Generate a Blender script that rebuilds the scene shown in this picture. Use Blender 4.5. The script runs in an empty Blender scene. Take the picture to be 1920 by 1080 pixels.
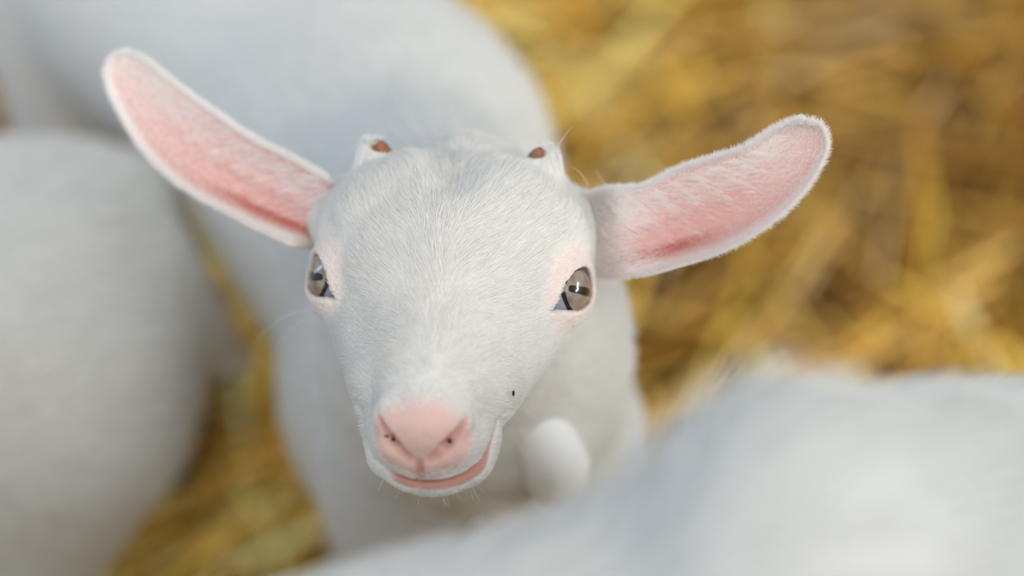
import bpy, math
import numpy as np
rng = np.random.default_rng(7)
sc = bpy.context.scene

# ------------------------------------------------------------------ camera
PITCH = math.radians(48)
FW = np.array([0, math.cos(PITCH), -math.sin(PITCH)])
RT = np.array([1.0, 0, 0])
UP = np.array([0, math.sin(PITCH), math.cos(PITCH)])
CAM = np.array([0, 0, .44]) - .75 * FW
PX = 36 / 85 / 1920                      # tangent per pixel of the 1920 wide frame


def at(px, py, d):
    return CAM + d * (FW + (px - 960) * PX * RT - (py - 540) * PX * UP)


cam = bpy.data.cameras.new('camera')
cam.lens = 85
cam.sensor_width = 36
cam.clip_start = .02
cam.dof.use_dof = True
cam.dof.focus_distance = .752
cam.dof.aperture_fstop = 2.8
cam_o = bpy.data.objects.new('camera', cam)
sc.collection.objects.link(cam_o)
cam_o.location = CAM
cam_o.rotation_euler = (math.pi / 2 - PITCH, 0, 0)
sc.camera = cam_o

# ------------------------------------------------------------------ light
sc.view_settings.view_transform = 'Standard'
sc.view_settings.look = 'None'
sc.view_settings.gamma = 1
sc.view_settings.exposure = 0.10
sc.cycles.max_bounces = 12
sc.cycles.diffuse_bounces = 8
sc.cycles.transmission_bounces = 8
w = bpy.data.worlds.new('World')
sc.world = w
w.use_nodes = True
bg = w.node_tree.nodes['Background']
bg.inputs[0].default_value = (.80, .91, 1.0, 1)
bg.inputs[1].default_value = .50


def sun(name, direction, strength, angle, color):
    l = bpy.data.lights.new(name, 'SUN')
    l.energy = strength
    l.angle = math.radians(angle)
    l.color = color
    o = bpy.data.objects.new(name, l)
    sc.collection.objects.link(o)
    from mathutils import Vector
    o.rotation_euler = Vector(direction).to_track_quat('-Z', 'Y').to_euler()
    o.location = (0, 0, 4)
    return o


sun('daylight', (-.36, .85, -.95), 2.3, 50, (1.0, .955, .89))


def area(name, loc, target, sx, sy, power, color):
    from mathutils import Vector
    l = bpy.data.lights.new(name, 'AREA')
    l.shape = 'RECTANGLE'
    l.size, l.size_y = sx, sy
    l.energy = power
    l.color = color
    o = bpy.data.objects.new(name, l)
    sc.collection.objects.link(o)
    o.location = loc
    o.rotation_euler = (Vector(target) - Vector(loc)).to_track_quat('-Z', 'Y').to_euler()
    return o


# two window panes high on the right side of the barn, an open doorway with blue sky on the left
area('window_daylight', (2.90, .07, 1.22), (0, 0, .42), .8, .22, 13, (.95, 1.0, 1.0))
area('window_daylight', (2.91, -.55, .95), (0, 0, .42), .8, .22, 13, (.95, 1.0, 1.0))
area('doorway_daylight', (-2.4, .75, .75), (0, 0, .42), .35, 1.5, 16, (.35, .60, 1.0))

# ------------------------------------------------------------------ materials
def lin(r, g, b):
    f = lambda c: (c / 255 / 12.92 if c <= 10.3 else ((c / 255 + .055) / 1.055) ** 2.4)
    return (f(r), f(g), f(b), 1)


def mat(name, color=None, rough=.7, attr=None, coat=0, spec=.3, sss=0, bump=None, noise=None):
    m = bpy.data.materials.new(name)
    m.use_nodes = True
    nt = m.node_tree
    b = nt.nodes['Principled BSDF']
    b.inputs['Roughness'].default_value = rough
    b.inputs['Specular IOR Level'].default_value = spec
    b.inputs['Coat Weight'].default_value = coat
    b.inputs['Coat Roughness'].default_value = .02
    if sss:
        b.inputs['Subsurface Weight'].default_value = sss
        b.inputs['Subsurface Radius'].default_value = (1, .35, .25)
        b.inputs['Subsurface Scale'].default_value = .004
    if attr:
        a = nt.nodes.new('ShaderNodeAttribute')
        a.attribute_name = attr
        nt.links.new(a.outputs['Color'], b.inputs['Base Color'])
    elif noise:
        tc = nt.nodes.new('ShaderNodeTexCoord')
        n = nt.nodes.new('ShaderNodeTexNoise')
        n.inputs['Scale'].default_value = noise[0]
        n.inputs['Detail'].default_value = 6
        r = nt.nodes.new('ShaderNodeValToRGB')
        r.color_ramp.elements[0].position = .35
        r.color_ramp.elements[1].position = .65
        r.color_ramp.elements[0].color = noise[1]
        r.color_ramp.elements[1].color = noise[2]
        nt.links.new(tc.outputs['Object'], n.inputs['Vector'])
        nt.links.new(n.outputs['Fac'], r.inputs['Fac'])
        nt.links.new(r.outputs['Color'], b.inputs['Base Color'])
    else:
        b.inputs['Base Color'].default_value = color
    if bump:
        tc = nt.nodes.new('ShaderNodeTexCoord')
        mp = nt.nodes.new('ShaderNodeMapping')
        mp.inputs['Scale'].default_value = bump[2]
        n = nt.nodes.new('ShaderNodeTexNoise')
        n.inputs['Scale'].default_value = bump[0]
        n.inputs['Detail'].default_value = 5
        bm = nt.nodes.new('ShaderNodeBump')
        bm.inputs['Strength'].default_value = bump[1]
        bm.inputs['Distance'].default_value = .003
        nt.links.new(tc.outputs['Object'], mp.inputs['Vector'])
        nt.links.new(mp.outputs['Vector'], n.inputs['Vector'])
        nt.links.new(n.outputs['Fac'], bm.inputs['Height'])
        nt.links.new(bm.outputs['Normal'], b.inputs['Normal'])
    return m


def fur_mat(name, attr):
    m = bpy.data.materials.new(name)
    m.use_nodes = True
    nt = m.node_tree
    nt.nodes.clear()
    o = nt.nodes.new('ShaderNodeOutputMaterial')
    mx = nt.nodes.new('ShaderNodeMixShader')
    d = nt.nodes.new('ShaderNodeBsdfDiffuse')
    t = nt.nodes.new('ShaderNodeBsdfTranslucent')
    mx.inputs[0].default_value = .4
    if isinstance(attr, str):
        a = nt.nodes.new('ShaderNodeAttribute')
        a.attribute_name = attr
        nt.links.new(a.outputs['Color'], d.inputs['Color'])
        nt.links.new(a.outputs['Color'], t.inputs['Color'])
    else:
        d.inputs['Color'].default_value = attr
        t.inputs['Color'].default_value = attr
    nt.links.new(d.outputs[0], mx.inputs[1])
    nt.links.new(t.outputs[0], mx.inputs[2])
    nt.links.new(mx.outputs[0], o.inputs[0])
    return m


M_SKIN = mat('kid_coat_and_skin', rough=.55, attr='tint', sss=.15, spec=.25, bump=(220, .25, (1, 1, 1)))
M_EAR = mat('ear_skin', rough=.5, attr='tint', sss=.35, spec=.25)
M_FUR = fur_mat('white_fur', 'hair_tint')
M_HAIR = fur_mat('white_whisker', (.86, .82, .74, 1))
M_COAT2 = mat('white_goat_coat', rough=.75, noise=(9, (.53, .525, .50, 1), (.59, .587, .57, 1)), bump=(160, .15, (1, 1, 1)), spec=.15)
M_WATTLE = mat('bright_white_coat', rough=.75, noise=(40, (.82, .81, .79, 1), (.86, .85, .84, 1)), spec=.15)
M_HOOF = mat('hoof_horn', rough=.5, noise=(90, lin(90, 75, 55), lin(140, 120, 90)))
M_HORN = mat('horn_bud_brown', rough=.45, noise=(400, lin(112, 72, 50), lin(158, 108, 84)))
M_SCLERA = mat('eye_white', color=lin(150, 150, 165), rough=.15, coat=1)
M_LIMBUS = mat('dark_iris_rim', color=lin(18, 18, 24), rough=.2, coat=1)
M_IRIS = mat('tan_iris', rough=.35, coat=1, noise=(260, lin(118, 100, 84), lin(156, 143, 125)))
M_PUPIL = mat('black_pupil', color=(.003, .003, .004, 1), rough=.2, coat=1)
M_DARK = mat('dark_speck', color=lin(45, 38, 28), rough=.8)


# ------------------------------------------------------------------ helpers
def thing(name, label, cat, loc, group=None):
    o = bpy.data.objects.new(name, None)
    o.empty_display_size = .05
    sc.collection.objects.link(o)
    o.location = loc
    o['label'] = label
    o['category'] = cat
    if group:
        o['group'] = group
    return o


def mesh_obj(name, V, F, m, parent=None, smooth=True, origin=None):
    """V in world metres. origin = world position of the object's own origin (parent's by default)."""
    V = np.asarray(V, float)
    po = np.array(parent_world(parent))
    og = po if origin is None else np.asarray(origin)
    me = bpy.data.meshes.new(name)
    Vl = (V - og).astype(np.float32)
    if isinstance(F, np.ndarray):
        n, k = F.shape
        me.vertices.add(len(Vl))
        me.vertices.foreach_set('co', Vl.ravel())
        me.loops.add(n * k)
        me.loops.foreach_set('vertex_index', F.astype(np.int32).ravel())
        me.polygons.add(n)
        me.polygons.foreach_set('loop_start', np.arange(0, n * k, k, dtype=np.int32))
        me.update(calc_edges=True)
        me.validate()
    else:
        me.from_pydata(Vl.tolist(), [], F)
    me.polygons.foreach_set('use_smooth', np.full(len(me.polygons), smooth))
    me.materials.append(m)
    o = bpy.data.objects.new(name, me)
    sc.collection.objects.link(o)
    o.parent = parent
    o.location = og - po
    return o


def parent_world(p):
    loc = np.zeros(3)
    while p is not None:
        loc += np.array(p.location)
        p = p.parent
    return loc


def set_tint(o, cols, name='tint'):
    a = o.data.attributes.new(name, 'FLOAT_COLOR', 'POINT')
    c = np.ones((len(cols), 4), np.float32)
    c[:, :3] = cols
    a.data.foreach_set('color', c.ravel())


def hair_obj(name, pts, radius, m, parent, tint=None):
    """pts (N,K,3) world; radius (K,) ; real strands as hair curves"""
    N, K, _ = pts.shape
    hc = bpy.data.hair_curves.new(name)
    hc.add_curves([K] * N)
    po = parent_world(parent)
    hc.position_data.foreach_set('vector', (pts - po).astype(np.float32).ravel())
    ra = hc.attributes.get('radius') or hc.attributes.new('radius', 'FLOAT', 'POINT')
    ra.data.foreach_set('value', np.tile(np.asarray(radius, np.float32), N) if np.ndim(radius) == 1 else np.asarray(radius, np.float32).ravel())
    if tint is not None:
        ta = hc.attributes.new('hair_tint', 'FLOAT_COLOR', 'CURVE')
        c = np.ones((N, 4), np.float32)
        c[:, :3] = tint
        ta.data.foreach_set('color', c.ravel())
    hc.materials.append(m)
    o = bpy.data.objects.new(name, hc)
    sc.collection.objects.link(o)
    o.parent = parent
    o['kind'] = 'stuff'
    return o


def nrm(v):
    v = np.asarray(v, float)
    return v / (np.linalg.norm(v, axis=-1, keepdims=True) + 1e-12)


def sstep(a, b, x):
    t = np.clip((x - a) / (b - a), 0, 1)
    return t * t * (3 - 2 * t)


def vnoise(P, seed, freq):
    """cheap smooth 3D noise, sum of random sines, about -1..1"""
    g = np.random.default_rng(seed)
    out = np.zeros(len(P))
    for i in range(7):
        k = g.normal(size=3)
        k = k / np.linalg.norm(k) * freq * g.uniform(.6, 1.7)
        out += np.sin(P @ k + g.uniform(0, 6.28))
    return out / 3.2


# ------------------------------------------------------------------ signed distance shapes
class Field:
    def __init__(self, xs, ys, zs):
        self.ax = [np.asarray(a, np.float32) for a in (xs, ys, zs)]
        self.D = np.full([len(a) for a in self.ax], .2, np.float32)

    def box(self, lo, hi):
        s = []
        for a, l, h in zip(self.ax, lo, hi):
            i0 = max(0, np.searchsorted(a, l) - 1)
            i1 = min(len(a), np.searchsorted(a, h) + 1)
            s.append(slice(i0, max(i0, i1)))
        return tuple(s)

    def grid(self, s):
        x, y, z = [a[k] for a, k in zip(self.ax, s)]
        return x[:, None, None], y[None, :, None], z[None, None, :]

    def add(self, s, d, k):
        D = self.D[s]
        if k > 0:
            h = np.clip(.5 + .5 * (D - d) / k, 0, 1)
            self.D[s] = D * (1 - h) + d * h - k * h * (1 - h)
        else:
            self.D[s] = np.minimum(D, d)

    def cone(self, a, b, ra, rb, k=.02, sq=None, margin=.035):
        """round cone a->b"""
        a, b = np.asarray(a, float), np.asarray(b, float)
        r = max(ra, rb) + margin + k
        s = self.box(np.minimum(a, b) - r, np.maximum(a, b) + r)
        x, y, z = self.grid(s)
        ab = b - a
        t = np.clip(((x - a[0]) * ab[0] + (y - a[1]) * ab[1] + (z - a[2]) * ab[2]) / (ab @ ab), 0, 1).astype(np.float32)
        d = np.sqrt((x - a[0] - t * ab[0]) ** 2 + (y - a[1] - t * ab[1]) ** 2 + (z - a[2] - t * ab[2]) ** 2) - (ra + (rb - ra) * t)
        self.add(s, d.astype(np.float32), k)

    def ell(self, c, r, k=.02, R=None, margin=.035):
        """ellipsoid; R columns are its axes"""
        c, r = np.asarray(c, float), np.asarray(r, float)
        R = np.eye(3) if R is None else np.asarray(R)
        m = r.max() + margin + k
        s = self.box(c - m, c + m)
        x, y, z = self.grid(s)
        dx, dy, dz = x - c[0], y - c[1], z - c[2]
        k0 = 0
        k1 = 0
        for i in range(3):
            q = (dx * R[0, i] + dy * R[1, i] + dz * R[2, i]).astype(np.float32)
            k0 = k0 + (q / r[i]) ** 2
            k1 = k1 + (q / r[i] ** 2) ** 2
        k0 = np.sqrt(k0)
        k1 = np.sqrt(k1)
        self.add(s, (k0 * (k0 - 1) / np.maximum(k1, 1e-6)).astype(np.float32), k)

    def mesh(self):
        D, (xs, ys, zs) = self.D, self.ax
        ins = D < 0
        n = [k - 1 for k in D.shape]
        cnt = np.zeros(n, np.int8)
        cor = [(i, j, k) for i in (0, 1) for j in (0, 1) for k in (0, 1)]
        for i, j, k in cor:
            cnt += ins[i:i + n[0], j:j + n[1], k:k + n[2]]
        act = (cnt > 0) & (cnt < 8)
        I = np.argwhere(act)
        idx = np.full(n, -1, np.int32)
        idx[act] = np.arange(len(I))
        cv = np.stack([D[I[:, 0] + i, I[:, 1] + j, I[:, 2] + k] for i, j, k in cor], 1)
        acc = np.zeros((len(I), 3), np.float32)
        num = np.zeros(len(I), np.float32)
        C = np.array(cor, np.float32)
        for p in range(8):
            for q in range(p + 1, 8):
                if abs(C[p] - C[q]).sum() != 1:
                    continue
                a, b = cv[:, p], cv[:, q]
                m = (a < 0) != (b < 0)
                t = a / np.where(m, a - b, 1)
                acc += np.where(m[:, None], C[p] + t[:, None] * (C[q] - C[p]), 0)
                num += m
        f = acc / num[:, None]
        V = np.stack([ax[I[:, d]] * (1 - f[:, d]) + ax[I[:, d] + 1] * f[:, d] for d, ax in enumerate((xs, ys, zs))], 1)
        Fs = []
        for d in range(3):
            e, g = [(1, 2), (2, 0), (0, 1)][d]
            sl0 = [slice(1, -1)] * 3
            sl1 = [slice(1, -1)] * 3
            sl0[d] = slice(0, -1)
            sl1[d] = slice(1, None)
            a, b = ins[tuple(sl0)], ins[tuple(sl1)]
            E = np.argwhere(a != b)
            fl = a[tuple(E.T)]
            for ax_ in range(3):
                if ax_ != d:
                    E[:, ax_] += 1
            q = []
            for oe, og in ((-1, -1), (0, -1), (0, 0), (-1, 0)):
                c = E.copy()
                c[:, e] += oe
                c[:, g] += og
                q.append(idx[c[:, 0], c[:, 1], c[:, 2]])
            q = np.stack(q, 1)
            q[~fl] = q[~fl][:, ::-1]
            Fs.append(q)
        return V.astype(np.float64), np.concatenate(Fs)


def vnormals(V, F):
    n = np.cross(V[F[:, 2]] - V[F[:, 0]], V[F[:, 3]] - V[F[:, 1]])
    N = np.zeros_like(V)
    for i in range(4):
        np.add.at(N, F[:, i], n)
    return nrm(N)


# ------------------------------------------------------------------ ground
def build_ground():
    # floor plate
    n = 60
    g = np.linspace(-2.2, 2.2, n)
    X, Y = np.meshgrid(g, g + .6)
    V = np.stack([X.ravel(), Y.ravel(), np.zeros(n * n) - .012], 1)
    i = np.arange(n * n).reshape(n, n)
    F = np.stack([i[:-1, :-1].ravel(), i[:-1, 1:].ravel(), i[1:, 1:].ravel(), i[1:, :-1].ravel()], 1)
    fl = mesh_obj('floor', V, F, mat('packed_bedding', rough=.95, noise=(14, lin(58, 38, 12), lin(112, 80, 30)), bump=(60, .6, (1, 1, 1))))
    fl['kind'] = 'structure'
    fl['label'] = 'packed brown barn floor under the straw'
    # loose straw, tubes with a bend
    N = 15000
    g2 = np.random.default_rng(3)
    P = np.stack([g2.uniform(-1.5, 1.5, N), g2.uniform(-.7, 2.0, N), np.zeros(N)], 1)
    clump = vnoise(P * [1, 1, 0], 11, 9)
    P[:, 2] = .004 + g2.uniform(0, 1, N) ** 1.5 * (.03 + .022 * np.clip(clump, -1, 1.4))
    ang = 1.1 * vnoise(P * [1, 1, 0], 12, 5) + g2.normal(0, .75, N) + .6
    L = g2.uniform(.05, .24, N)
    rad = g2.uniform(.0013, .0034, N)
    tilt = g2.normal(0, .13, N)
    dirs = np.stack([np.cos(ang) * np.cos(tilt), np.sin(ang) * np.cos(tilt), np.sin(tilt)], 1)
    side = np.stack([-np.sin(ang), np.cos(ang), np.zeros(N)], 1)
    upv = np.cross(dirs, side)
    bend = g2.normal(0, .06, N)
    V = np.zeros((N, 3, 5, 3))
    ca, sa = np.cos(np.arange(5) * 2 * np.pi / 5), np.sin(np.arange(5) * 2 * np.pi / 5)
    for j, t in enumerate((-.5, 0., .5)):
        c = P + dirs * (t * L)[:, None] + side * (bend * L * (1 - 4 * t * t))[:, None]
        for k in range(5):
            V[:, j, k] = c + side * (ca[k] * rad)[:, None] + upv * (sa[k] * rad * .7)[:, None]
    base = (np.arange(N) * 15)[:, None]
    F = []
    for j in range(2):
        for k in range(5):
            F.append(np.stack([j * 5 + k, j * 5 + (k + 1) % 5, (j + 1) * 5 + (k + 1) % 5, (j + 1) * 5 + k]))
    F = (np.array(F)[None] + base[:, :, None]).reshape(-1, 4)
    V = V.reshape(-1, 3)
    V[:, 2] = np.maximum(V[:, 2], -.008)
    st = mesh_obj('straw_bedding', V, F, mat('straw', rough=.6, attr='tint', spec=.3))
    pal = np.array([lin(222, 184, 96)[:3], lin(204, 164, 66)[:3], lin(182, 138, 40)[:3], lin(230, 202, 136)[:3], lin(150, 106, 26)[:3], lin(196, 168, 58)[:3]])
    c = pal[g2.choice(6, N, p=[.26, .26, .16, .12, .08, .12])] * g2.uniform(.85, 1.12, (N, 1))
    old = sstep(.35, 1.0, vnoise(P * [1, 1, 0], 14, 11))[:, None] * g2.uniform(.3, 1, (N, 1))
    c = c * (1 - old) + np.array(lin(112, 76, 26)[:3]) * old
    c = np.clip(c * [1.5, 1.46, 1.72], 0, .9)
    set_tint(st, np.repeat(c, 15, 0))
    st['kind'] = 'stuff'
    st['label'] = 'loose golden straw bedding spread over the barn floor'
    st['category'] = 'straw'


build_ground()

# ------------------------------------------------------------------ the kid: head frame (mm, x to picture right, y along muzzle, z out of the forehead)
HR = np.array([[.9945, -.1047, -.0052], [-.1003, -.9650, .2424], [.0304, .2406, .9702]])
HO = np.array([-.0201, .0158, .4127])


def H(x, y, z):
    return HO + HR @ (np.array([x, y, z], float) / 1000)


def to_local(P):
    return (np.asarray(P) - HO) @ HR * 1000


EYE_C = np.array([34.3, 0.5, 10.0])
EYE_R = 11.0
GAZE = nrm(np.array([.83, .47, .31]))


def kid_skeleton():
    chest = at(903, 870, .945)
    with_ = at(715, 400, 1.02)
    with_[2] = .285
    hip = at(395, -20, 1.13)
    hip[2] = .27
    d = hip - with_
    rump = hip + d / np.linalg.norm(d) * .06
    return chest, with_, hip, rump


def build_kid():
    chest, with_, hip, rump = kid_skeleton()
    root_loc = (chest + hip) / 2
    root_loc[2] = 0
    kid = thing('goat_kid', 'white goat kid with pink ears looking up into the camera, in sharp focus', 'goat', root_loc, 'white goats in the straw pen')
    lo, hi = HO - [.062, .095, .075], HO + [.062, .075, .07]
    fine = .0009

    def axis(d, a, b):
        return np.concatenate([np.arange(a, lo[d], .0055), np.arange(lo[d], hi[d], fine), np.arange(hi[d], b, .0055)])
    fd = Field(axis(0, -.36, .16), axis(1, -.13, .62), axis(2, -.005, .50))
    # ---- trunk, neck and legs
    bax = nrm(hip - with_)
    side = nrm(np.cross(bax, [0, 0, 1]))
    up = np.array([0, 0, 1.0])
    fd.cone(chest, with_, .055, .064, .03)
    fd.cone(with_, hip, .064, .078, .03)
    fd.cone(hip, rump, .078, .064, .03)
    fd.cone(chest + up * .01, at(890, 640, .86), .056, .048, .03)
    fd.cone(with_ + up * .01, H(0, -44, -12), .046, .034, .03)
    fd.cone(at(880, 640, .86), H(0, -34, -8), .050, .036, .025)
    for s in (-1, 1):
        sh = with_ * .35 + chest * .65 + side * s * .030
        fd.ell(sh - up * .01, (.032, .032, .05), .02)
        fr = sh - bax * .015
        el = np.array([*fr[:2], .17]) + side * s * .002
        kn = np.array([*el[:2], .095]) - bax * .012
        ft = np.array([*kn[:2], .028]) + bax * .004
        fd.cone(sh, el, .030, .024, .015)
        fd.cone(el, kn, .024, .016, .012)
        fd.cone(kn, ft, .016, .012, .008)
        th = rump + side * s * .045
        k2 = th - bax * .035 + np.array([0, 0, -.09]) + side * s * .012
        hk = np.array([*(th + bax * .05)[:2], .115])
        f2 = np.array([*(th + bax * .04)[:2], .028])
        fd.cone(th, k2, .060, .038, .02)
        fd.cone(k2, hk, .032, .018, .015)
        fd.cone(hk, f2, .018, .0125, .008)
        for p in (ft, f2):
            hoof(p, -bax, kid)
    fd.cone(rump + bax * .06 + up * .03, rump + bax * .10 + up * .075, .018, .011, .015)

    # ---- head in millimetres, mirrored with |x|
    s = fd.box(HO - .115, HO + .105)
    x, y, z = fd.grid(s)
    lx = ((x - HO[0]) * HR[0, 0] + (y - HO[1]) * HR[1, 0] + (z - HO[2]) * HR[2, 0]) * 1000
    ly = ((x - HO[0]) * HR[0, 1] + (y - HO[1]) * HR[1, 1] + (z - HO[2]) * HR[2, 1]) * 1000
    lz = ((x - HO[0]) * HR[0, 2] + (y - HO[1]) * HR[1, 2] + (z - HO[2]) * HR[2, 2]) * 1000
    lx, ly, lz = [a.astype(np.float32) for a in (lx, ly, lz)]
    D = head_sdf(np.abs(lx), ly, lz, lx)
    fd.D[s] = smin(fd.D[s] * 1000, D, 16 * sstep(-15, -50, ly) + .01) / 1000
    V, F = fd.mesh()
    body = mesh_obj('body', V, F, M_SKIN, kid)
    body['label'] = 'white furry head, neck and trunk with a pink nose'
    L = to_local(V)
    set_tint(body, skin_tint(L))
    N = vnormals(V, F)
    build_fur(kid, V, F, N, L)
    coat(kid, V, F, lambda P: np.tile(bax, (len(P), 1)) + [0, 0, -.6], sstep(-55, -72, L[:, 1] + .3 * L[:, 2]) * (V[:, 2] > .05), 110000, .012, [.93, .925, .905], 70)
    eyes(kid)
    horn_buds(kid)
    ears(kid)
    wattle(kid)
    whiskers(kid)
    specks(kid, V, N)
    return kid


def smin(a, b, k):
    h = np.clip(.5 + .5 * (a - b) / k, 0, 1)
    return a * (1 - h) + b * h - k * h * (1 - h)


def smax(a, b, k):
    return -smin(-a, -b, k)


def e_ell(P, c, r):
    q = [(P[i] - c[i]) for i in range(3)]
    k0 = np.sqrt(sum((q[i] / r[i]) ** 2 for i in range(3)))
    k1 = np.sqrt(sum((q[i] / r[i] ** 2) ** 2 for i in range(3)))
    return k0 * (k0 - 1) / np.maximum(k1, 1e-5)


def e_cone(P, a, b, ra, rb, sc_=(1, 1, 1)):
    a, b = np.array(a, float) * sc_, np.array(b, float) * sc_
    q = [P[i] * sc_[i] - a[i] for i in range(3)]
    ab = b - a
    t = np.clip((q[0] * ab[0] + q[1] * ab[1] + q[2] * ab[2]) / (ab @ ab), 0, 1)
    return np.sqrt(sum((q[i] - t * ab[i]) ** 2 for i in range(3))) - (ra + (rb - ra) * t)


MOUTH_Y = 71.0


def mouth_z(ax, ly):
    return -16.0 + .40 * np.maximum(MOUTH_Y - ly, 0) * sstep(0, 22, MOUTH_Y - ly) + 0 * ax


LID = nrm(np.array([.74, .57, .36]))


def eye_frame():
    g = LID
    # long axis of the lid opening: inner corner forward, toward the nose and down
    gw = HR @ g
    want = nrm(-RT * .86 - UP * .5)
    t = nrm(HR.T @ (want - FW * (want @ gw) / (FW @ gw)))
    b = np.cross(g, t)
    if (HR @ b) @ UP < 0:
        b = -b
    return g, t, b


def lid_gap(P):
    """distance to the edge of the lid opening, negative inside it"""
    g, t, b = eye_frame()
    q = [P[i] - EYE_C[i] for i in range(3)]
    qg = sum(q[i] * g[i] for i in range(3))
    qt = sum(q[i] * t[i] for i in range(3))
    qb = sum(q[i] * b[i] for i in range(3))
    opening = (np.sqrt(((qt + 1.6) / 9.6) ** 2 + (qb / 6.2) ** 2) - 1) * 6.2
    tt = np.clip(qt / 11.5, 0, 1)
    corner = np.sqrt((qt - 11.5 * tt) ** 2 + (qb + 1.6 * tt) ** 2) - (5.2 - 4.6 * tt)
    return np.maximum(smin(opening, corner, 2.0), -qg), q


def head_sdf(ax, ly, lz, sx):
    P = (ax, ly, lz)
    J = (np.abs(sx - 1.4), ly, lz)        # the lower jaw is pushed a little to the picture's right
    d = e_ell(P, (0, -20, 4), (43, 35, 34))                 # cranium
    d = smin(d, e_ell(P, (0, -5, 13), (39, 33, 26)), 12)    # forehead
    d = smin(d, e_ell(P, (18, -15, 25), (18, 18, 16)), 10)    # frontal bosses
    d = smin(d, e_cone(P, (0, 2, 7), (0, 57, -3), 30, 15), 10)        # muzzle
    d = smin(d, e_cone(P, (22, -26, -14), (9, 42, -14), 17, 9), 10)   # jaw
    d = smin(d, e_cone(P, (30, -8, 0), (16, 36, -3), 12, 10), 10)     # cheek bone
    d = smin(d, e_ell(J, (0, 50.5, -18.5), (19.0, 20.2, 8.8)), 4)         # lower lip and chin
    d = smin(d, e_ell(P, (0, 51, -9), (19, 20.5, 8.5)), 5)            # upper lip
    d = smin(d, e_cone(P, (21, -20, 22), (27.5, -27, 35), 15, 5.6), 7)     # horn boss
    d = smin(d, e_cone(P, (33, -24, 13), (46, -32, 15), 14, 8.5), 10)  # root of the ear
    d = smin(d, e_cone(P, (14.0, 57.5, -17.5), (16.4, 49, -13.8), 4.2, 3.9), 4)   # corner of the lower lip
    d = smax(d, -e_cone(P, (0, -6, 47.5), (0, -40, 46), 4, 7), 9)        # valley along the forehead
    # nose pad
    d = smin(d, e_ell(P, (0, 63, 2), (12, 9.5, 9)), 4)
    d = smin(d, e_ell(P, (9, 62, 3), (5.5, 7, 6)), 3)
    d = smin(d, e_ell(P, (8.5, 63.5, -6), (6.5, 6.5, 5)), 3)
    # orbit
    d = smin(d, e_ell(P, tuple(EYE_C), (12.6, 14.0, 12.6)), 6)
    d = smin(d, e_cone(P, (25, -6, 26), (34, -12, 20), 7, 6), 8)      # brow
    # lid opening
    opening, q = lid_gap(P)
    d = smax(d, -opening, 1.3)
    d = smin(d, np.sqrt(q[0] ** 2 + q[1] ** 2 + q[2] ** 2) - 10.2, .5)   # filled socket behind the eyeball
    # nostrils
    n1 = e_cone(P, (3.6, 72, -5.5), (9.5, 70, 0.0), 1.1, 1.9)
    n1 = np.minimum(n1, e_cone(P, (9.5, 70, 0.0), (14.0, 65, 6.0), 1.8, .7))
    n1 = np.minimum(n1, e_cone(P, (7.5, 71, -2), (7, 60, -1), 2.0, 1.5))
    d = smax(d, -n1, 1.8)
    # philtrum
    ph = e_cone(P, (0, 72.8, -6), (0, 71.5, -15), .45, .9)
    d = smax(d, -ph, 1.2)
    # mouth
    m = np.maximum(np.abs(lz - mouth_z(ax, ly)) - .55, 46 - ly)
    m = np.maximum(m, -(d + 2.6))
    d = smax(d, -m, 1.0)
    return d.astype(np.float32)


def skin_tint(L):
    ax, y, z = np.abs(L[:, 0]), L[:, 1], L[:, 2]
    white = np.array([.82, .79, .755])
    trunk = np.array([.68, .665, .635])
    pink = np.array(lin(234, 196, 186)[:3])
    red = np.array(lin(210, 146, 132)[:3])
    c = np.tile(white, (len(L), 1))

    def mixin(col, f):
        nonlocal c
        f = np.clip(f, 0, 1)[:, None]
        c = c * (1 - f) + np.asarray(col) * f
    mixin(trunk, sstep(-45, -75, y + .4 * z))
    de = np.sqrt((ax - EYE_C[0]) ** 2 + (y - EYE_C[1]) ** 2 + (z - EYE_C[2]) ** 2)
    mixin(pink, .65 * sstep(19.5, 14, de))
    mixin(red, .45 * sstep(12.8, 11.4, de))
    gap, _ = lid_gap((ax, y, z))
    mixin(lin(70, 66, 76)[:3], .8 * sstep(.5, -.4, gap) * sstep(13.5, 12.2, de))
    nose = sstep(1.25, .8, np.sqrt((ax / 17) ** 2 + ((y - 68) / 13) ** 2 + ((z + 1) / 13) ** 2))
    mixin(pink, nose)
    slit = np.minimum(e_cone((ax, y, z), (3.6, 72, -5.5), (9.5, 70, 0), 1.1, 1.9), e_cone((ax, y, z), (9.5, 70, 0), (14, 65, 6), 1.8, .7))
    mixin(red, .9 * sstep(1.2, -.6, slit))
    mixin(red, .8 * sstep(1.2, .2, e_cone((ax, y, z), (0, 72.8, -6), (0, 71.5, -15), .45, .9)))
    dm = mouth_z(ax, y) - z
    lip = sstep(-.8, .2, dm) * sstep(1.4, 0, dm - .5 - 1.2 * sstep(48, 66, y)) * sstep(45, 50, y) * sstep(-13, -7, L[:, 0])
    mixin(lin(200, 135, 118)[:3], .9 * lip)
    return c


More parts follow.
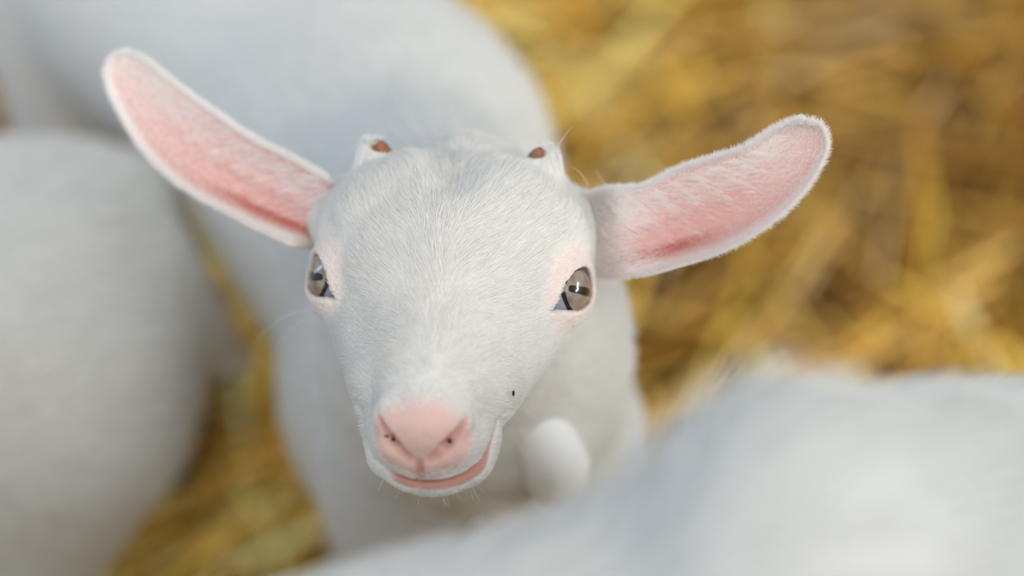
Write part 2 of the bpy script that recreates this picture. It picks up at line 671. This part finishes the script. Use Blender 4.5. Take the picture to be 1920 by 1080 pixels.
def fur_flow(L, sgn):
    ax, y, z = np.abs(L[:, 0]), L[:, 1], L[:, 2]
    a = sgn * np.clip(ax / 11, .05, 1)
    b = sstep(62, 0, y) * 1.1 + .12
    F = np.zeros_like(L)
    F[:, 0] = a * (.85 - .35 * sstep(10, -20, y))
    F[:, 1] = -b
    F[:, 2] = .5 * sstep(20, -20, y) * sstep(10, 25, z)
    low = sstep(12, -8, z) * sstep(8, 18, ax)
    F[:, 2] -= .55 * low
    F[:, 1] -= .5 * low
    # behind the crest the coat comes forward to meet the forehead in a parting
    back = sstep(-36, -44, y) * sstep(30, 40, z)
    F[:, 1] += back * 1.2
    # toward horn tips
    for hx in (27,):
        hd = np.stack([sgn * (hx + 2.5) - L[:, 0], -25 - y, 48 - z], 1)
        r = np.linalg.norm(hd, axis=1)
        wgt = (sstep(20, 9, r) * 2.0)[:, None]
        F = F + hd / r[:, None] * wgt
    return F


def sample_surface(V, F, N, wgt, count, g):
    T = np.concatenate([F[:, [0, 1, 2]], F[:, [0, 2, 3]]])
    ar = np.linalg.norm(np.cross(V[T[:, 1]] - V[T[:, 0]], V[T[:, 2]] - V[T[:, 0]]), axis=1) * .5
    wt = ar * wgt[T].mean(1)
    cs = np.cumsum(wt)
    n = int(count)
    ti = np.searchsorted(cs, g.random(n) * cs[-1])
    r1, r2 = np.sqrt(g.random(n)), g.random(n)
    bc = np.stack([1 - r1, r1 * (1 - r2), r1 * r2], 1)[:, :, None]
    T = T[np.minimum(ti, len(T) - 1)]
    P = (V[T] * bc).sum(1)
    Nn = nrm((N[T] * bc).sum(1))
    return P, Nn


FUR_COUNT = 320000


def build_fur(kid, V, F, N, L):
    ax, y, z = np.abs(L[:, 0]), L[:, 1], L[:, 2]
    de = np.sqrt((ax - EYE_C[0]) ** 2 + (y - EYE_C[1]) ** 2 + (z - EYE_C[2]) ** 2)
    wgt = sstep(-75, -55, y) * (.35 + .65 * sstep(-30, -8, z))
    wgt *= .45 + .55 * sstep(13, 19, de)
    wgt *= (de > 12.1)
    nose = np.sqrt((ax / 16) ** 2 + ((y - 68) / 12) ** 2 + ((z + 1) / 12) ** 2)
    wgt *= .0 + 1.0 * sstep(.78, 1.2, nose)
    dm = mouth_z(ax, y) - z
    wgt *= 1 - sstep(-1, .0, dm) * sstep(3.2, 2.2, dm) * sstep(45, 49, y) * (.35 + .65 * sstep(-13, -7, L[:, 0]))
    horn = np.sqrt((ax - 26.3) ** 2 + (y + 29.5) ** 2 + (z - 41.5) ** 2)
    wgt *= sstep(4.4, 5.4, horn)
    wgt[y < -80] = 0
    g = np.random.default_rng(5)
    P, n = sample_surface(V, F, N, wgt, FUR_COUNT, g)
    l = to_local(P)
    sgn = np.sign(l[:, 0] + 1.2 * vnoise(l, 3, .25))
    f = fur_flow(l, sgn) @ HR.T
    f = f + .30 * np.stack([vnoise(l, 20 + i, .32) for i in range(3)], 1) + .16 * np.stack([vnoise(l, 30 + i, 1.1) for i in range(3)], 1) + g.normal(0, .10, P.shape)
    f = nrm(f - n * (f * n).sum(1, keepdims=True))
    ly, lz, lax = l[:, 1], l[:, 2], np.abs(l[:, 0])
    ln = 1.6 + 3.0 * sstep(66, 40, ly) + 2.6 * sstep(35, -5, ly) + 2.5 * sstep(-15, -38, ly)
    d2 = np.sqrt((lax - EYE_C[0]) ** 2 + (ly - EYE_C[1]) ** 2 + (lz - EYE_C[2]) ** 2)
    ln *= .28 + .72 * sstep(14, 23, d2)
    ln *= g.uniform(.65, 1.2, len(P))
    ln *= 1e-3
    lift = .30 + .10 * vnoise(l, 40, .5) + g.normal(0, .07, len(P))
    lift += .25 * sstep(-28, -36, ly) * sstep(14, 6, lax)
    crest = np.exp(-(lax / 4.5) ** 2) * sstep(-12, -22, ly) * sstep(-46, -36, ly)
    lift += .32 * crest
    ln *= 1 + .2 * crest
    lift = np.clip(lift, .12, 1.0)[:, None]
    K = 4
    pts = np.zeros((len(P), K, 3))
    pts[:, 0] = P - n * 2e-4
    cur = P.copy()
    for i in range(1, K):
        dr = nrm(f + n * lift * (1.5 - i * .5))
        cur = cur + dr * (ln / (K - 1))[:, None]
        pts[:, i] = cur
    from mathutils import kdtree
    step = 18
    gi = np.arange(0, len(P), step)
    kd = kdtree.KDTree(len(gi))
    for a, q in enumerate(P[gi]):
        kd.insert(q, a)
    kd.balance()
    near = gi[np.array([kd.find(q)[1] for q in P])]
    pull = g.uniform(.1, .42, len(P))
    for i in range(1, K):
        t_ = (i / (K - 1)) ** 1.3
        target = pts[near, i]
        dv = target - pts[:, i]
        far = np.linalg.norm(dv, axis=1, keepdims=True)
        pts[:, i] += dv * (pull * t_)[:, None] * (far < .003)
    tint = np.tile([.965, .95, .925], (len(P), 1)) * g.uniform(.91, 1.03, (len(P), 1))
    o = hair_obj('fur', pts, np.array([.066, .06, .045, .014]) * 1e-3, M_FUR, kid, tint)
    o['label'] = 'short dense white face fur'


def coat(parent, V, F, flow, keep, count, length, tint, seed):
    """longer body coat lying along flow(P)"""
    g = np.random.default_rng(seed)
    N = vnormals(V, F)
    P, n = sample_surface(V, F, N, keep, count, g)
    f = flow(P) + .35 * np.stack([vnoise(P, seed + i, 60) for i in range(3)], 1) + g.normal(0, .12, P.shape)
    f = nrm(f - n * (f * n).sum(1, keepdims=True))
    ln = (length * g.uniform(.6, 1.25, len(P)))[:, None]
    pts = np.stack([P - n * .0004, P + (f + n * .30) * ln * .4, P + (f + n * .22) * ln * .95], 1)
    c = np.tile(tint, (len(P), 1)) * g.uniform(.9, 1.04, (len(P), 1))
    o = hair_obj('fur', pts, np.array([.16, .13, .03]) * 1e-3, M_FUR, parent, c)
    o['label'] = 'soft white body coat'


# ------------------------------------------------------------------ kid details
def grid_faces(n, m, flip=False, wrap=False):
    F = []
    for i in range(n - 1):
        for j in range(m if wrap else m - 1):
            a, b = i * m + j, i * m + (j + 1) % m
            q = (a, b, b + m, a + m)
            F.append(q[::-1] if flip else q)
    return np.array(F)


def hoof(p, fwd, parent):
    """cloven hoof under a fetlock p"""
    sd = nrm(np.cross(fwd, [0, 0, 1]))
    V, F = [], []
    for s in (-1, 1):
        b0 = len(V)
        for h, sc_ in ((.0, 1.0), (.016, .9), (.030, .55)):
            for k in range(10):
                a = k * 2 * math.pi / 10
                q = p[:2] * 1.0
                off = fwd * (math.cos(a) * .016 * sc_ + .010 * (1 - h / .03) + .002) + sd * (s * .0075 + math.sin(a) * .0075 * sc_)
                V.append((q[0] + off[0], q[1] + off[1], h))
        for i in range(2):
            for k in range(10):
                F.append((b0 + i * 10 + k, b0 + i * 10 + (k + 1) % 10, b0 + (i + 1) * 10 + (k + 1) % 10, b0 + (i + 1) * 10 + k))
        F.append(tuple(b0 + k for k in range(9, -1, -1)))
        F.append(tuple(b0 + 20 + k for k in range(10)))
    mesh_obj('hoof', V, F, M_HOOF, parent)


def cap(Cw, axes, R, fn, nr=14, nt=40):
    """patch on a sphere: fn(theta)-> angular radii (u,v extents); returns V,F"""
    g, t, b = axes
    V, F = [], []
    for i in range(nr):
        r = i / (nr - 1)
        for j in range(nt):
            th = 2 * math.pi * j / nt
            uu, vv = fn(th)
            u_, v_ = uu * r, vv * r
            V.append(Cw + R * nrm(g + t * math.tan(u_) + b * math.tan(v_)))
    for i in range(nr - 1):
        for j in range(nt):
            F.append((i * nt + j, i * nt + (j + 1) % nt, (i + 1) * nt + (j + 1) % nt, (i + 1) * nt + j))
    return np.array(V), np.array(F)


def eyes(kid):
    for s in (-1, 1):
        S = np.array([s, 1, 1])
        g = HR @ (GAZE * S)
        Cw = H(*(EYE_C * S))
        R = EYE_R / 1000
        # pupil runs level across the picture, slightly down to the right
        want = nrm(RT * .97 - UP * (.22 if s > 0 else .12))
        t = nrm(want - FW * (want @ g) / (FW @ g))
        b = np.cross(g, t)
        if b @ UP < 0:
            b = -b
        n, m = 24, 40
        V = []
        for i in range(n):
            ph = math.pi * i / (n - 1)
            for j in range(m):
                th = 2 * math.pi * j / m
                V.append(Cw + R * (g * math.cos(ph) + (t * math.cos(th) + b * math.sin(th)) * math.sin(ph)))
        eye = mesh_obj('eye', np.array(V), grid_faces(n, m, wrap=True), M_SCLERA, kid, origin=Cw)
        eye['label'] = 'glossy tan goat eye with a level dark pupil'
        rim = math.radians(44)
        Vr, Fr = cap(Cw, (g, t, b), R + .00006, lambda th: (rim * math.cos(th), rim * math.sin(th)))
        mesh_obj('iris_rim', Vr, Fr, M_LIMBUS, eye)
        ri = math.radians(35.5)
        Vi, Fi = cap(Cw, (g, t, b), R + .00013, lambda th: (ri * math.cos(th), ri * math.sin(th)))
        mesh_obj('iris', Vi, Fi, M_IRIS, eye)

        def rect(th):
            c, s_ = math.cos(th), math.sin(th)
            k = (abs(c) ** 5 + abs(s_) ** 5) ** (-1 / 5)
            return math.radians(30) * c * k, math.radians(6.8) * s_ * k * (1 + .06 * math.cos(5 * th))
        Vp, Fp = cap(Cw, (g, t, b), R + .0002, rect)
        mesh_obj('pupil', Vp, Fp, M_PUPIL, eye)


def horn_buds(kid):
    for s in (-1, 1):
        V = []
        n, m = 10, 20
        for i in range(n):
            ph = math.pi / 2 * i / (n - 1)
            for j in range(m):
                th = 2 * math.pi * j / m
                V.append(H(s * 26.3 + 5.3 * math.sin(ph) * math.cos(th), -29.0 + 5.3 * math.sin(ph) * math.sin(th), 39.7 + 5.0 * math.cos(ph) - 3.5 * (i / (n - 1))))
        o = mesh_obj('horn_bud', np.array(V), grid_faces(n, m, flip=True, wrap=True), M_HORN, kid, origin=H(s * 27, -27, 45))
        o['label'] = 'small bare brown horn bud'


def spline(pts, n):
    P = np.array(pts, float)
    t = np.concatenate([[0], np.cumsum(np.linalg.norm(np.diff(P, axis=0), axis=1))])
    t /= t[-1]
    u = np.linspace(0, 1, n)
    out = np.zeros((n, P.shape[1]))
    # Catmull-Rom over chord length
    Tn = np.gradient(P, t, axis=0)
    k = np.clip(np.searchsorted(t, u, side='right') - 1, 0, len(P) - 2)
    h = (t[k + 1] - t[k])[:, None]
    v = ((u - t[k])[:, None]) / h
    out = (2 * v ** 3 - 3 * v ** 2 + 1) * P[k] + (v ** 3 - 2 * v ** 2 + v) * h * Tn[k] + (-2 * v ** 3 + 3 * v ** 2) * P[k + 1] + (v ** 3 - v ** 2) * h * Tn[k + 1]
    return out


EARS = {
    # upper edge and lower edge in order from root to tip, picture position and distance
    -1: dict(top=[(672, 385), (600, 328), (545, 297), (480, 265), (400, 212), (320, 155), (265, 113), (236, 101)],
             bot=[(640, 462), (566, 453), (500, 430), (420, 392), (345, 350), (275, 285), (232, 220), (208, 168), (202, 132), (216, 108), (236, 101)],
             d0=.783, d1=.808),
    1: dict(top=[(1090, 372), (1130, 358), (1200, 352), (1262, 322), (1330, 300), (1400, 278), (1452, 246), (1500, 226)],
            bot=[(1085, 505), (1130, 518), (1185, 513), (1260, 496), (1340, 474), (1420, 434), (1485, 382), (1530, 322), (1549, 272), (1538, 238), (1500, 226)],
            d0=.776, d1=.760),
}


def ears(kid):
    NT, NV = 60, 33
    for s, e in EARS.items():
        top, bot = spline(e['top'], NT), spline(e['bot'], NT)
        # lower edge in even steps of the same share of length as the upper edge
        v = np.linspace(-1, 1, NV)                   # -1 lower edge, +1 upper edge
        Fr = np.zeros((NT, NV, 3))
        prof = np.zeros((NT, NV))
        for i in range(NT):
            t = i / (NT - 1)
            dist = e['d0'] + (e['d1'] - e['d0']) * t + (.012 if s > 0 else .022) * (1 - sstep(0, .16, t))
            A, B = at(*bot[i], dist), at(*top[i], dist)
            wd = np.linalg.norm(A - B)
            c = (v + 1) / 2
            # cup: deepest a little above the lower edge near the root, shallow and even near the tip
            deep = np.interp(t, [0, .14, .30, .5, 1], [-.12, .05, .36, .30, .13] if s > 0 else [.22, .36, .42, .32, .14]) * wd
            cpos = .24 + .2 * t
            shape = np.where(c < cpos, 1 - (1 - c / cpos) ** 2.2, 1 - ((c - cpos) / (1 - cpos)) ** 2.0)
            shape = np.clip(shape, 0, 1)
            ridge = .10 * np.exp(-((c - .55) / .07) ** 2) * (1 - t) * wd * .6
            dep = deep * shape - ridge
            Fr[i] = A + (B - A) * c[:, None] + FW * dep[:, None]
            prof[i] = shape
        # back sheet, a little behind
        th = .0016
        du = np.gradient(Fr, axis=0)
        dv = np.gradient(Fr, axis=1)
        n = nrm(np.cross(du, dv))
        if (n[NT // 3, NV // 2] @ FW) > 0:
            n = -n
        tt = np.linspace(0, 1, NT)[:, None]
        edge = np.sqrt(np.clip(1 - v ** 2, 0, 1))[None, :] * np.sqrt(np.clip(1 - tt ** 6, 0, 1))
        Bk = Fr - n * (th * (.2 + .8 * edge) + .004 * (1 - tt) ** 3)[:, :, None]
        V = np.concatenate([Fr.reshape(-1, 3), Bk.reshape(-1, 3)])
        F1 = grid_faces(NT, NV)
        F2 = grid_faces(NT, NV)[:, ::-1] + NT * NV
        nn = np.cross(V[F1[40, 1]] - V[F1[40, 0]], V[F1[40, 3]] - V[F1[40, 0]])
        if nn @ n.reshape(-1, 3)[F1[40, 0]] < 0:
            F1, F2 = F1[:, ::-1], F2[:, ::-1]
        o_ = NT * NV
        R = []
        for i in range(NT - 1):
            for j in (0, NV - 1):
                a, b = i * NV + j, (i + 1) * NV + j
                R.append((a, b, b + o_, a + o_))
        for j in range(NV - 1):
            for i in (0, NT - 1):
                a, b = i * NV + j, i * NV + j + 1
                R.append((a, b, b + o_, a + o_))
        F = np.concatenate([F1, F2, np.array(R)])
        ear = mesh_obj('ear', V, F, M_EAR, kid, origin=H(s * 40, -30, 14))
        ear['label'] = 'broad upright ear with a bare pink hollow'
        T = np.repeat(np.linspace(0, 1, NT), NV)
        cc = np.tile((v + 1) / 2, NT)
        white = np.array([.82, .78, .75])
        pink = np.array(lin(212, 172, 168)[:3])
        deepc = np.array(lin(208, 152, 144)[:3])
        red = np.array(lin(176, 92, 80)[:3])
        col = np.tile(pink, (NT * NV, 1))

        def mix(cn, f):
            nonlocal col
            f = np.clip(f, 0, 1)[:, None]
            col = col * (1 - f) + cn * f
        mix(deepc, .6 * np.exp(-((cc - .42) / .25) ** 2) * sstep(.95, .5, T))
        mix(red, .95 * np.exp(-((cc - .2) / .07) ** 2) * sstep(.52, .3, T))
        mix(white, .75 * sstep(.13, .02, cc))
        mix(white, .6 * sstep(.94, 1.0, cc))
        if s > 0:
            mix(white, .8 * sstep(.2, .03, T))
        set_tint(ear, np.concatenate([col, np.tile(white, (NT * NV, 1))]))
        ear_fur(ear, Fr, n, s)


def ear_fur(ear, Fr, n, s):
    g = np.random.default_rng(60 + s)
    NT, NV, _ = Fr.shape
    du, dv = nrm(np.gradient(Fr, axis=0)), nrm(np.gradient(Fr, axis=1))

    def samp(ti, vi):
        i, j = np.clip(ti * (NT - 1), 0, NT - 1.001), np.clip(vi * (NV - 1), 0, NV - 1.001)
        a, b = i.astype(int), j.astype(int)
        fa, fb = (i - a)[:, None], (j - b)[:, None]
        f = lambda A: (A[a, b] * (1 - fa) * (1 - fb) + A[a + 1, b] * fa * (1 - fb) + A[a, b + 1] * (1 - fa) * fb + A[a + 1, b + 1] * fa * fb)
        return f(Fr), f(n), f(du), f(dv)
    sets = []
    # fringe round the margin
    N = 13000
    k = g.random(N)
    t = g.random(N)
    low = k < .5
    vi = np.where(low, .0, 1.0) + np.where(low, 1, -1) * np.abs(g.normal(0, .025, N))
    P, nn, a, b = samp(t, np.clip(vi, 0, 1))
    d = nrm(b * np.where(low, -1, 1)[:, None] * .7 + a * .55 + nn * g.normal(-.1, .35, N)[:, None] + g.normal(0, .14, P.shape))
    sets.append((P, d, nn, g.uniform(1.5, 3.2, N)))
    N = 1500                                                    # tip
    t = 1 - np.abs(g.normal(0, .02, N))
    P, nn, a, b = samp(t, g.random(N))
    d = nrm(a + nn * g.normal(-.1, .3, N)[:, None] + g.normal(0, .2, P.shape))
    sets.append((P, d, nn, g.uniform(1.4, 2.8, N)))
    # combed hairs from the upper edge over the hollow
    N = 2100
    t = g.uniform(.05, .86, N)
    vi = 1 - np.abs(g.normal(0, .28, N)) - .05
    P, nn, a, b = samp(t, np.clip(vi, .3, 1))
    cl = np.sin(t * 70 + vi * 9)[:, None] * .25
    d = nrm(a * (.9 + cl) - b * (.55 - cl) + nn * .18 + g.normal(0, .08, P.shape))
    sets.append((P, d, nn, g.uniform(3.5, 8.0, N) * (1 - .45 * t)))
    # fine down near the tip and on the lower edge
    N = 7000
    t = 1 - np.abs(g.normal(0, .28, N))
    ok = t > .05
    t = t[ok]
    vi = g.random(len(t))
    P, nn, a, b = samp(t, vi)
    d = nrm(a * .8 + b * (vi - .5)[:, None] * 1.2 + nn * .35 + g.normal(0, .15, P.shape))
    sets.append((P, d, nn, g.uniform(.9, 1.8, len(t))))
    # coat of the head running out over the root of the ear
    N = 5000 if s > 0 else 900
    t = np.abs(g.normal(0, .11 if s > 0 else .05, N))
    vi = g.random(N)
    t = t * (.6 + .8 * np.abs(vi - .35))
    P, nn, a, b = samp(t, vi)
    d = nrm(a + nn * .3 + g.normal(0, .16, P.shape))
    sets.append((P, d, nn, g.uniform(3, 6, N)))
    P = np.concatenate([q[0] for q in sets])
    d = np.concatenate([q[1] for q in sets])
    nn = np.concatenate([q[2] for q in sets])
    ln = np.concatenate([q[3] for q in sets]) * 1e-3
    pts = np.stack([P, P + d * (ln * .5)[:, None] + nn * (ln * .06)[:, None], P + d * ln[:, None]], 1)
    o = hair_obj('ear_fur', pts, np.array([.06, .045, .014]) * 1e-3, M_FUR, ear, np.tile([.96, .93, .915], (len(P), 1)))
    o['label'] = 'fine white down and fringe'


def wattle(kid):
    c = spline([at(970, 740, .850), at(996, 785, .827), at(1022, 830, .829), at(1042, 885, .842), at(1042, 934, .855)], 18)
    rr = np.interp(np.linspace(0, 1, 18), [0, .25, .5, .72, .88, .96, 1], [.012, .0105, .0110, .0125, .010, .0055, .0001])
    m = 20
    V = []
    for i in range(18):
        t_ = nrm(c[min(i + 1, 17)] - c[max(i - 1, 0)])
        u = nrm(np.cross(t_, FW))
        w_ = np.cross(t_, u)
        for j in range(m):
            th = 2 * math.pi * j / m
            V.append(c[i] + (u * math.cos(th) + w_ * math.sin(th)) * rr[i])
    F = [tuple(q) for q in grid_faces(18, m, wrap=True)] + [tuple(range(m - 1, -1, -1))]
    o = mesh_obj('wattle', np.array(V), F, M_WATTLE, kid, origin=c[0])
    o['label'] = 'rounded furry white skin tag hanging at the throat'


def specks(kid, V, N):
    """bits of dirt stuck to the cheek and the nostrils"""
    q = V - CAM
    dd = q @ FW
    uv = np.stack([960 + (q @ RT) / dd / PX, 540 - (q @ UP) / dd / PX], 1)
    vis = (N @ FW) < 0
    for px, py, a, b, c in ((955, 737, .0004, .0010, .0004), (735, 826, .0007, .0005, .0005), (726, 818, .0008, .0003, .0004), (844, 827, .0005, .0005, .0005)):
        r2 = ((uv - [px, py]) ** 2).sum(1) + np.where(vis, 0, 1e6) + (dd > .8) * 1e6
        k = int(np.argmin(r2))
        n = N[k]
        P = V[k] + n * (.0018 if px == 955 else .0003)
        t = nrm(RT - n * (RT @ n))
        w_ = np.cross(n, t)
        Vs = []
        for i in range(7):
            for j in range(10):
                ph, th = math.pi * i / 6, 2 * math.pi * j / 10
                Vs.append(P + t * a * math.sin(ph) * math.cos(th) * (1 + .2 * math.sin(3 * th)) + w_ * b * math.sin(ph) * math.sin(th) + n * c * math.cos(ph))
        o = mesh_obj('dirt_speck', np.array(Vs), grid_faces(7, 10, flip=True, wrap=True), M_DARK, kid)


def whiskers(kid):
    g = np.random.default_rng(9)
    strands = []

    def strand(p0, p1, sag=.0):
        k = np.linspace(0, 1, 6)[:, None]
        p0, p1 = np.asarray(p0), np.asarray(p1)
        strands.append(p0 + (p1 - p0) * k + UP * sag * np.sin(k * math.pi))
    # chin and lips
    for i in range(170):
        s = g.choice([-1, 1], p=[.35, .65])
        x0 = s * g.uniform(0, 15)
        y0 = g.uniform(44, 66)
        p = H(x0, y0, -23 + abs(x0) * .25 + g.uniform(0, 4))
        d = np.array([s * g.uniform(0, .8) + g.normal(0, .2), g.uniform(-.3, .5), -1.0])
        strand(p, p + HR @ nrm(d) * g.uniform(.004, .011), g.normal(0, .0006))
    # brow and cheek hairs on the picture-left side, loose hairs at the horn and ear on the right
    for a, b, sg in (((596, 590, .775), (505, 668, .79), .003), ((588, 582, .778), (478, 640, .79), .003), ((1046, 276, .774), (1073, 238, .775), .0006),
                     ((1104, 348, .78), (1066, 312, .777), .0015), ((1142, 356, .785), (1118, 318, .785), -.0006),
                     ((1050, 300, .775), (1046, 262, .775), .0)):
        strand(at(*a), at(*b), sg)
    o = hair_obj('whiskers', np.array(strands), np.array([.09, .085, .075, .06, .045, .02]) * 1e-3, M_HAIR, kid)
    o['label'] = 'long fine pale whiskers'


build_kid()


# ------------------------------------------------------------------ neighbour goats
def build_goat(name, label, loc, yaw, scale, pitch_head=0.1, voxel=.007, arch=0.0, hip=0.0, drop=0.0, hind=0.0, fold=0):
    g = thing(name, label, 'goat', loc, 'white goats in the straw pen')
    c, s_ = math.cos(yaw), math.sin(yaw)

    def W(x, y, z):
        return np.array([loc[0] + scale * (x * c - y * s_), loc[1] + scale * (x * s_ + y * c), scale * z])
    S = scale
    corners = np.array([W(x, y, 0) for x in (-.30, .42) for y in (-.17, .17)])
    lo, hi = corners.min(0), corners.max(0)
    fd = Field(np.arange(lo[0], hi[0], voxel), np.arange(lo[1], hi[1], voxel), np.arange(-.01, .58 * S, voxel))
    k = .03 * S
    fd.cone(W(.12, 0, .255), W(-.02, 0, .245), .074 * S, .088 * S, k)
    fd.cone(W(-.02, 0, .245), W(-.14, 0, .262), .088 * S, .078 * S, k)
    fd.cone(W(.11, 0, .322), W(-.05, 0, .318 + arch), .016 * S, .016 * S, .03 * S)
    fd.cone(W(-.05, 0, .318 + arch), W(-.17, 0, .325 + hip - drop), .016 * S, .020 * S, .03 * S)
    for q in (-1, 1):
        fd.cone(W(-.10, q * .045, .318 + hip), W(-.185, q * .04, .30 + hip - drop), .020 * S, .022 * S, .03 * S)     # hip bone
        fd.cone(W(-.155, q * .045, .255), W(-.125, q * .055, .17), .056 * S, .034 * S, .025 * S)
        fd.cone(W(-.125, q * .055, .17), W(-.20 + hind, q * .055, .115), .030 * S, .017 * S, .015 * S)
        fd.cone(W(-.20 + hind, q * .055, .115), W(-.185 + hind, q * .055, .028), .017 * S, .0125 * S, .01 * S)
        fd.cone(W(.115, q * .055, .25), W(.085, q * .055, .175), .046 * S, .028 * S, .02 * S)
        fd.cone(W(.085, q * .055, .175), W(.10, q * .052, .10), .024 * S, .016 * S, .012 * S)
        fd.cone(W(.10, q * .052, .10), W(.098, q * .052, .028), .016 * S, .012 * S, .008 * S)
        fwd = np.array([c, s_, 0])
        for hp in (W(-.185 + hind, q * .055, .028), W(.098, q * .052, .028)):
            hoof(hp, fwd, g)
    hz = pitch_head
    fd.cone(W(.14, 0, .285), W(.235, 0, .37 + hz), .056 * S, .038 * S, k)
    fd.cone(W(.235, 0, .385 + hz), W(.325, 0, .345 + hz), .042 * S, .021 * S, .02 * S)
    fd.ell(W(.245, 0, .40 + hz), (.042 * S, .036 * S, .036 * S), .02 * S)
    for q in (-1, 1):
        fd.cone(W(.225, q * .035, .41 + hz), W(.215, q * .09, .425 + hz), .011 * S, .013 * S, .012 * S)
        fd.cone(W(.215, q * .09, .425 + hz), W(.20, q * .13, .43 + hz), .013 * S, .007 * S, .008 * S)
    fd.cone(W(-.200, 0, .30), W(-.228, 0, .235), .016 * S, .010 * S, .02 * S)
    if fold:
        fd.cone(W(-.13, -.052, .322), W(.02, -.05, .316), .013 * S, .012 * S, .014 * S)
    V, F = fd.mesh()
    b = mesh_obj('body', V, F, M_COAT2, g)
    b.modifiers.new('smooth', 'SMOOTH').iterations = 4
    coat(g, V, F, lambda P: np.tile([-c, -s_, -.5], (len(P), 1)), (V[:, 2] > .05 * S) * 1.0, 90000, .013 * S, [.875, .87, .85], 80 + int(scale * 100))
    for q in (-1, 1):
        for nm, m_, cx, r in (('eye', M_PUPIL, W(.268, q * .034, .395 + hz), .009 * S),):
            Vs = []
            for i in range(10):
                for j in range(16):
                    ph, th = math.pi * i / 9, 2 * math.pi * j / 16
                    Vs.append(cx + r * np.array([math.sin(ph) * math.cos(th), math.sin(ph) * math.sin(th), math.cos(ph)]))
            mesh_obj(nm, np.array(Vs), grid_faces(10, 16, flip=True, wrap=True), m_, g)
    return g


# left neighbour: rump toward the kid, body running out of the picture to the left
build_goat('goat', 'blurred white goat standing left of the kid, rump beside its ear', (-.326, .145, 0), math.radians(186), .90, hind=.06)
# near neighbour: broad back across the lower right corner, closest to the camera
build_goat('goat', 'blurred white goat nearest the camera, back filling the lower right corner', (-.060, -.262, 0), math.radians(198), 1.55, hip=.021, drop=.05, fold=1)

bpy.context.view_layer.update()
